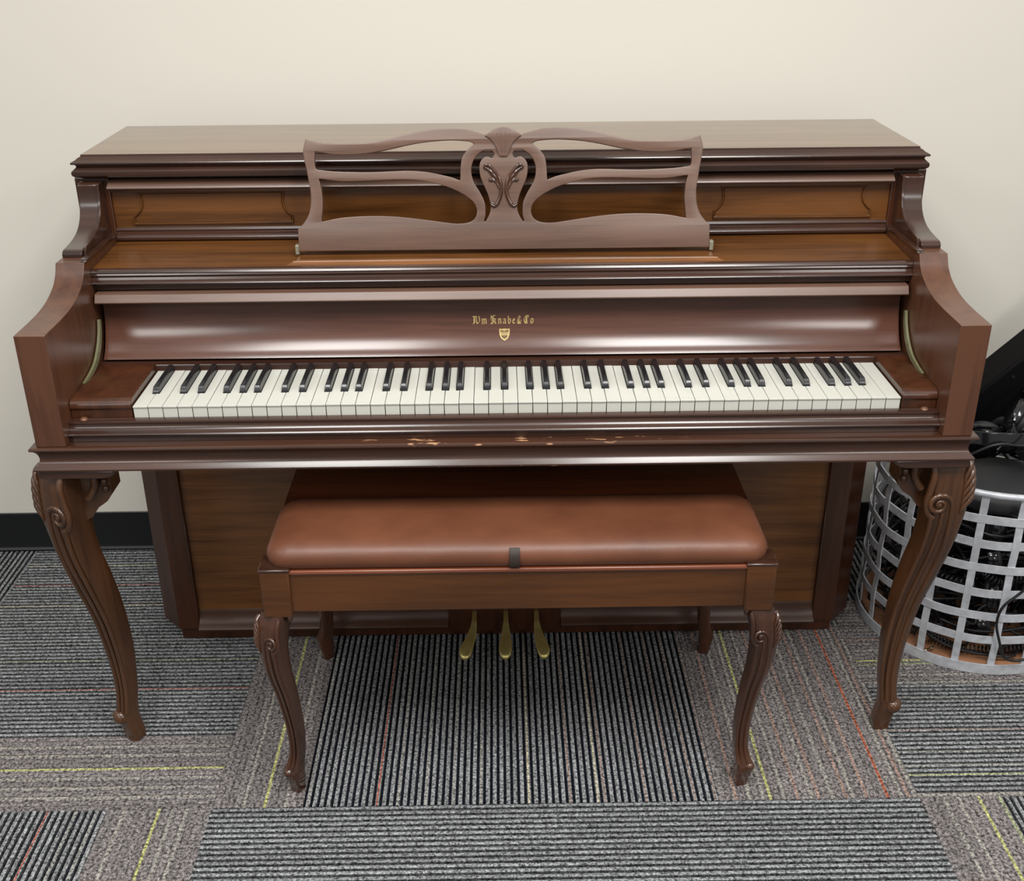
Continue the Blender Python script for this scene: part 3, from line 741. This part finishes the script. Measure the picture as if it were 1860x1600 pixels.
# leather cushion
bm = bmesh.new()
CX0, CX1, CY0, CY1, CZ = BX-.3985, BX+.3965, -.1345, .052, .4585
pf = [(.006,0,.03),(.0015,.006,.034),(0,.014,.036),(.0005,.021,.037),(.004,.0285,.036),(.010,.034,.034),(.018,.0380,.030),(.030,.0408,.026),(.046,.0428,.022),(.062,.0438,.014),(.078,.0441,.006)]
loft(bm, [rrect(CX0+i, CX1-i, CY0+i, CY1-i, max(.008, r-i*.25) if (CY1-CY0)/2-i > r else max(.004, (CY1-CY0)/2-i-.002), CZ+h) for i, h, r in pf])
obj('cushion', bm, M_leather, bench, sharp=80)
bm = bmesh.new()
tp = [(-.1345, .4600), (-.1370, .4640), (-.1375, .4720), (-.1370, .4800), (-.1335, .4870), (-.1285, .4925)]
alongx(bm, [(y-.0010, z+.0004) for y, z in tp]+[(y+.0012, z-.0004) for y, z in tp[::-1]], .0035, .0195)
obj('pull_tab', bm, M_tab, bench, bevel=.0004)

# ------------------------------------------------------------ the wire basket
BCX, BCY, BR_, BH = .988, .398, .218, .405
basket = thing('metal_basket', 'round galvanised metal strap basket full of black headphones beside the piano', 'basket', loc=(BCX, BCY, 0))
NS = 20
def strap_ring(z, h, r, t=.0016, wav=0):
    bm = bmesh.new(); loops = []
    n = 132
    for k in range(n):
        a = 2*PI*k/n; w = wav*math.cos(a*NS/2+PI/2*0)
        c, s_ = math.cos(a), math.sin(a); q = r+w
        loops.append([((q-t)*c, (q-t)*s_, z-h/2), ((q+t)*c, (q+t)*s_, z-h/2), ((q+t)*c, (q+t)*s_, z+h/2), ((q-t)*c, (q-t)*s_, z+h/2)])
    L_ = [[bm.verts.new(p) for p in l] for l in loops]
    for i in range(n):
        a, b_ = L_[i], L_[(i+1) % n]
        for j in range(4): bm.faces.new((a[j], a[(j+1) % 4], b_[(j+1) % 4], b_[j]))
    return bm
for i, z in enumerate((.345, .293, .240, .186, .133, .080)):
    obj('hoop_strap', strap_ring(z, .0165, BR_, wav=.0015*(1 if i % 2 else -1)), M_zinc, basket, sharp=40)
obj('base_ring', strap_ring(.012, .022, BR_+.003), M_zinc, basket, sharp=40)
bm = bmesh.new()
n = 96; L_ = []
for k in range(n):
    a = 2*PI*k/n; L_.append([bm.verts.new(((BR_+.0065*math.cos(b_))*math.cos(a), (BR_+.0065*math.cos(b_))*math.sin(a), BH-.007+.0065*math.sin(b_))) for b_ in [2*PI*j/10 for j in range(10)]])
for i in range(n):
    for j in range(10): bm.faces.new((L_[i][j], L_[i][(j+1) % 10], L_[(i+1) % n][(j+1) % 10], L_[(i+1) % n][j]))
obj('rim', bm, M_zinc, basket, sharp=60)
vs = None
for k in range(NS):
    a = 2*PI*(k+.5)/NS+.04
    if vs is None:
        bm = bmesh.new(); loops = []
        for q in range(41):
            z = .004+(BH-.010)*q/40; w = -.0013*math.cos((z-.026)/.0535*PI)
            h = .0070
            loops.append([(BR_+w-.0012, -h, z), (BR_+w+.0012, -h, z), (BR_+w+.0012, h, z), (BR_+w-.0012, h, z)])
        loft(bm, loops); o = vs = obj('upright_strap', bm, M_zinc, basket, sharp=40)
    else:
        o = vs.copy(); C.objects.link(o); o.parent = basket
    o.rotation_euler = (0, 0, a)
bm = bmesh.new(); bmesh.ops.create_cone(bm, cap_ends=True, segments=64, radius1=BR_-.006, radius2=BR_-.006, depth=.010, matrix=Matrix.Translation((0, 0, .012)))
o = obj('base_board', bm, M_tanwood, basket, bevel=.001); o['label'] = 'round tan wooden base'

# ------------------------------------------------------------ headphones
def headphones(loc, rot, label, group, big=1.0):
    t = thing('headphones', label, 'headphones', group, loc)
    t.rotation_euler = rot; t.scale = (big,)*3
    bm = bmesh.new(); pts = [(.074*math.cos(a), 0, .085*math.sin(a)) for a in [PI*k/24 for k in range(25)]]
    loops = []
    for i, p in enumerate(pts):
        a = PI*i/24; c, s_ = math.cos(a), math.sin(a)
        loops.append([(p[0]-c*.003, -.013, p[2]-s_*.003), (p[0]+c*.003, -.013, p[2]+s_*.003), (p[0]+c*.003, .013, p[2]+s_*.003), (p[0]-c*.003, .013, p[2]-s_*.003)])
    loft(bm, loops); obj('headband', bm, M_gloss, t, bevel=.002)
    bm = bmesh.new(); loops = []
    for i in range(6, 19):
        a = PI*i/24; c, s_ = math.cos(a), math.sin(a); px, pz = .0665*c, .0775*s_
        loops.append([(px-c*.004, -.012, pz-s_*.004), (px+c*.004, -.012, pz+s_*.004), (px+c*.004, .012, pz+s_*.004), (px-c*.004, .012, pz-s_*.004)])
    loft(bm, loops); obj('headband_pad', bm, M_pad, t, bevel=.003)
    for s in (-1, 1):
        bm = bmesh.new()
        R_ = Matrix.Translation((s*.078, 0, -.012)) @ Matrix.Rotation(PI/2, 4, 'Y')
        lp = []
        for r, x in ((.018, .017), (.034, .014), (.038, .006), (.038, -.004), (.034, -.008)):
            lp.append([Vector((s*(.070+x), r*math.cos(a), -.014+r*1.12*math.sin(a))) for a in [2*PI*k/24 for k in range(24)]])
        loft(bm, lp)
        tube(bm, [(s*.074, -.020, .030), (s*.079, -.036, .006), (s*.081, -.040, -.014)], .0026, 6)
        tube(bm, [(s*.074, .020, .030), (s*.079, .036, .006), (s*.081, .040, -.014)], .0026, 6)
        cup = obj('ear_cup', bm, M_gloss, t, sharp=40)
        bm = bmesh.new(); L2 = []
        for k in range(28):
            a = 2*PI*k/28
            L2.append([bm.verts.new((s*(.058+.008*math.cos(b_)), (.027+.010*math.sin(b_))*math.cos(a), -.014+(.031+.010*math.sin(b_))*math.sin(a))) for b_ in [2*PI*j/8 for j in range(8)]])
        for i in range(28):
            for j in range(8): bm.faces.new((L2[i][j], L2[i][(j+1) % 8], L2[(i+1) % 28][(j+1) % 8], L2[(i+1) % 28][j]))
        obj('ear_cushion', bm, M_pad, cup, sharp=80)
    return t

def copy_tree(o, parent=None):
    c = o.copy(); C.objects.link(c); c.parent = parent
    for ch in list(o.children): copy_tree(ch, c)
    return c

hp0 = headphones((.950, .365, .440), (1.25, .15, .30), 'black headphones on top of the heap beside the piano arm', 'headphones heaped in the basket')
G = 'headphones heaped in the basket'
spots = []
rnd = random.Random(3)
lay_ = [((1.065,.345,.440), (1.8,.4,-.5), 'black headphones on top of the heap nearest the right picture edge'),
        ((1.01,.455,.44), (.9,-.3,1.0), 'black headphones at the back of the heap under the leaning case')]
for l, r_, lab in lay_:
    h = copy_tree(hp0); h.location = l; h.rotation_euler = r_; h['label'] = lab
for q, zl in enumerate((.058, .136, .214, .292, .366)):
    for k in range(4):
        if q == 4 and math.sin(2*PI*k/4+q*.75+.3) < .2: continue
        a = 2*PI*k/4+q*.75+.3; rr = .112
        h = copy_tree(hp0); h.scale = (.86,)*3
        h.location = (BCX+rr*math.cos(a), BCY+rr*math.sin(a), zl+rnd.uniform(-.006, .006))
        h.rotation_euler = (PI/2+rnd.uniform(-.16, .16), rnd.uniform(-.12, .12), a-PI/2+rnd.uniform(-.3, .3))
        h['label'] = 'black headphones buried in the heap seen through the straps of the metal basket'
# folded pair lying flat: broad dark cup just inside the rim
bm = bmesh.new()
loft(bm, [[(r*math.cos(a), r*.8*math.sin(a), z) for a in [2*PI*k/36 for k in range(36)]] for r, z in ((.085,-.02),(.100,-.008),(.102,0),(.096,.010),(.075,.018),(.040,.022),(.012,.0225))])
pc = obj('padded_case', bm, M_pad, sharp=70); pc.location = (.960, .283, .372); pc.rotation_euler = (.16, -.04, .2)
tag(pc, 'smooth dark rounded headphone case lying just inside the basket rim', 'case')

def coil(path, R_, r, turns, n=7, per=14):
    bm = bmesh.new(); P_ = spline(path, 12); pts = []
    tot = turns*per
    for i in range(tot+1):
        f = i/tot*(len(P_)-1); k = min(int(f), len(P_)-2); fr = f-k
        a, b_ = Vector(P_[k]), Vector(P_[k+1]); c = a.lerp(b_, fr); t = (b_-a).normalized()
        u = t.cross(Vector((0, 0, 1))).normalized(); v = u.cross(t)
        an = 2*PI*i/per; pts.append(c+u*math.cos(an)*R_+v*math.sin(an)*R_)
    tube(bm, pts, r, n); return bm
# loose cable filling the gaps between the headphones
bm = bmesh.new(); rc = random.Random(11)
for k in range(30):
    pts = []; a0 = rc.uniform(0, 2*PI); z = rc.uniform(.035, .36); R1 = rc.uniform(.10, .198)
    for j in range(14):
        a = a0+j*rc.uniform(.30, .62); z = min(.375, max(.030, z+rc.uniform(-.035, .030))); q = min(.203, max(.05, R1+rc.uniform(-.045, .035)))
        pts.append((BCX+q*math.cos(a), BCY+q*math.sin(a), z))
    tube(bm, spline(pts, 5), .0030, 6)
for k in range(7):
    pts = []; a0 = rc.uniform(0, 2*PI); z = rc.uniform(.05, .33)
    for j in range(6): pts.append((BCX+.185*math.cos(a0+j*.16), BCY+.185*math.sin(a0+j*.16), z+rc.uniform(-.012, .012)))
    b2 = coil(pts, .0075, .0020, 22, n=5, per=10); me_ = bpy.data.meshes.new('t'); b2.to_mesh(me_); b2.free(); bm.from_mesh(me_); bpy.data.meshes.remove(me_)
ct_ = obj('cable_tangle', bm, M_cable, sharp=80); tag(ct_, 'tangle of loose black headphone cables filling the metal basket', 'cables'); ct_['kind'] = 'stuff'
def jack(bm, p, d):
    p = Vector(p); d = Vector(d).normalized()
    tube(bm, [p, p+d*.006, p+d*.0062, p+d*.018, p+d*.020, p+d*.024], 0, 8, radii=[.0032,.0032,.0020,.0020,.0026,.0008])
def cable(name, bm, label, plug=None, cat='cable', group=None):
    o = obj(name, bm, M_cable, sharp=80)
    tag(o, label, cat, group)
    if plug:
        b2 = bmesh.new(); jack(b2, *plug); q = obj('jack_plug', b2, M_jack, o, sharp=60); q['label'] = 'silver jack plug'
    return o
cable('coiled_cable', coil([(.868,.262,.036),(.900,.238,.030),(.950,.222,.029),(1.000,.220,.029),(1.05,.226,.030)], .0078, .0019, 26), 'black coiled cable on the wooden base at the front of the basket', ((.866,.236,.026), (-1,-.5,0)))
cable('coiled_cable', coil([(.835,.270,.190),(.87,.232,.193),(.915,.212,.190)], .0070, .0018, 13), 'black coiled cable halfway up the basket behind the curved piano leg')
cable('coiled_cable', coil([(.802,.35,.045),(.815,.305,.043),(.84,.270,.040)], .0070, .0018, 10), 'short black coiled cable low at the left side of the basket')
bm = bmesh.new()
tube(bm, spline([(1.060,.30,.430),(1.075,.22,.402),(1.046,.170,.405),(1.052,.168,.375),(1.055,.170,.330),(1.030,.166,.285),(1.000,.164,.240),(.985,.165,.205),(.955,.166,.170),(.950,.168,.130),(.962,.166,.088),(.975,.163,.055),(1.000,.163,.044),(1.040,.168,.052),(1.085,.188,.078),(1.11,.21,.10)], 6), .0027, 8)
cable('headphone_cable', bm, 'thin black cable hanging over the basket rim down its front')
bm = bmesh.new()
tube(bm, spline([(.84,.30,.395),(.862,.28,.425),(.88,.27,.443),(.901,.265,.458),(.92,.262,.468),(.94,.26,.472),(.962,.262,.468),(.983,.265,.466),(1.02,.27,.472),(1.08,.30,.47),(1.12,.33,.44)], 5), .0026, 8)
cable('headphone_cable', bm, 'thin grey black cable looping across the top of the headphones')
bm = bmesh.new()
tube(bm, spline([(.985,.375,.402),(1.013,.385,.424),(1.043,.39,.452),(1.10,.40,.505),(1.20,.42,.60)], 6), .0042, 8)
cable('headphone_cable', bm, 'thick straight black cable running up to the right from the headphones')
bm = bmesh.new(); tube(bm, [(1.14,.235,.024),(1.10,.222,.024),(1.060,.214,.024)], 0, 8, radii=[.0035,.0045,.005])
cable('audio_cable', bm, 'straight black plug lying on the wooden base near the right picture edge', ((1.060,.214,.024), (-1,-.2,0)))

# ------------------------------------------------------------ long black case leaning out of the basket
bm = bmesh.new(); box(bm, -.46, .55, -.045, .045, -.0725, .0725)
cs = obj('long_case', bm, M_case, bevel=.006); cs.location = (1.214, .515, .624); cs.rotation_euler = (0, -math.radians(44.5), 0)
tag(cs, 'long narrow black case leaning at a slant out of the metal basket', 'case')
bm = bmesh.new(); box(bm, -.459, .549, -.0475, -.0445, .031, .0335); obj('seam', bm, M_case, cs)
for x in (-.32, -.20, .0, .12, .30):
    bm = bmesh.new(); bmesh.ops.create_cone(bm, cap_ends=True, segments=16, radius1=.004, radius2=.003, depth=.003, matrix=Matrix.Translation((x, -.0465, .052)) @ Matrix.Rotation(PI/2, 4, 'X'))
    obj('stud', bm, M_plastic, cs)

# ------------------------------------------------------------ camera
cam = bpy.data.cameras.new('camera'); co = bpy.data.objects.new('camera', cam); C.objects.link(co)
cxyz = Vector((-0.00705, -1.64819, 1.40357)); yaw, pitch, roll = 0.010505, 0.445552, -0.007906
f = Vector((math.sin(yaw)*math.cos(pitch), math.cos(yaw)*math.cos(pitch), -math.sin(pitch)))
r = Vector((math.cos(yaw), -math.sin(yaw), 0)); u = r.cross(f)
c_, s_ = math.cos(roll), math.sin(roll)
r2 = r*c_+u*s_; u2 = -r*s_+u*c_
mw = Matrix((r2, u2, -f)).transposed().to_4x4(); mw.translation = cxyz
co.matrix_world = mw
cam.sensor_fit = 'HORIZONTAL'; cam.sensor_width = 36; cam.lens = 2055.723/1860*36; cam.clip_start = .05
bpy.context.scene.camera = co

# ------------------------------------------------------------ light: ceiling troffers and the rest of the room
def troffer(x, y, e, sx=.6, sy=1.2, col=(1, .985, .96)):
    l = bpy.data.lights.new('ceiling_lamp', 'AREA'); l.shape = 'RECTANGLE'; l.size = sx; l.size_y = sy; l.energy = e; l.color = col
    o = bpy.data.objects.new('ceiling_lamp', l); C.objects.link(o); o.location = (x, y, 2.7)
for x, y, e in ((-.62, -1.15, 31), (.62, -1.15, 36), (2.6, -1.15, 22), (-2.6, -1.15, 16), (1.9, -3.6, 26), (-1.9, -3.6, 22)):
    troffer(x, y, e)
w = bpy.data.worlds.new('room'); bpy.context.scene.world = w; w.use_nodes = True
bg = w.node_tree.nodes['Background']; bg.inputs[0].default_value = (1.0, .98, .955, 1); bg.inputs[1].default_value = .40
wt = w.node_tree; tcw = N(wt, 'ShaderNodeTexCoord'); sw = N(wt, 'ShaderNodeSeparateXYZ'); rw = N(wt, 'ShaderNodeValToRGB')
wt.links.new(tcw.outputs['Generated'], sw.inputs[0])
mw_ = N(wt, 'ShaderNodeMapRange'); mw_.inputs['From Min'].default_value = -.4; mw_.inputs['From Max'].default_value = .8
wt.links.new(sw.outputs['Z'], mw_.inputs['Value']); wt.links.new(mw_.outputs[0], rw.inputs['Fac'])
rw.color_ramp.elements[0].color = (.30, .28, .26, 1); rw.color_ramp.elements[1].color = (1.15, 1.14, 1.11, 1)
wt.links.new(rw.outputs['Color'], bg.inputs[0])
vs_ = bpy.context.scene.view_settings
vs_.view_transform = 'Standard'; vs_.look = 'None'; vs_.gamma = 1; vs_.use_curve_mapping = False; vs_.exposure = 0.33
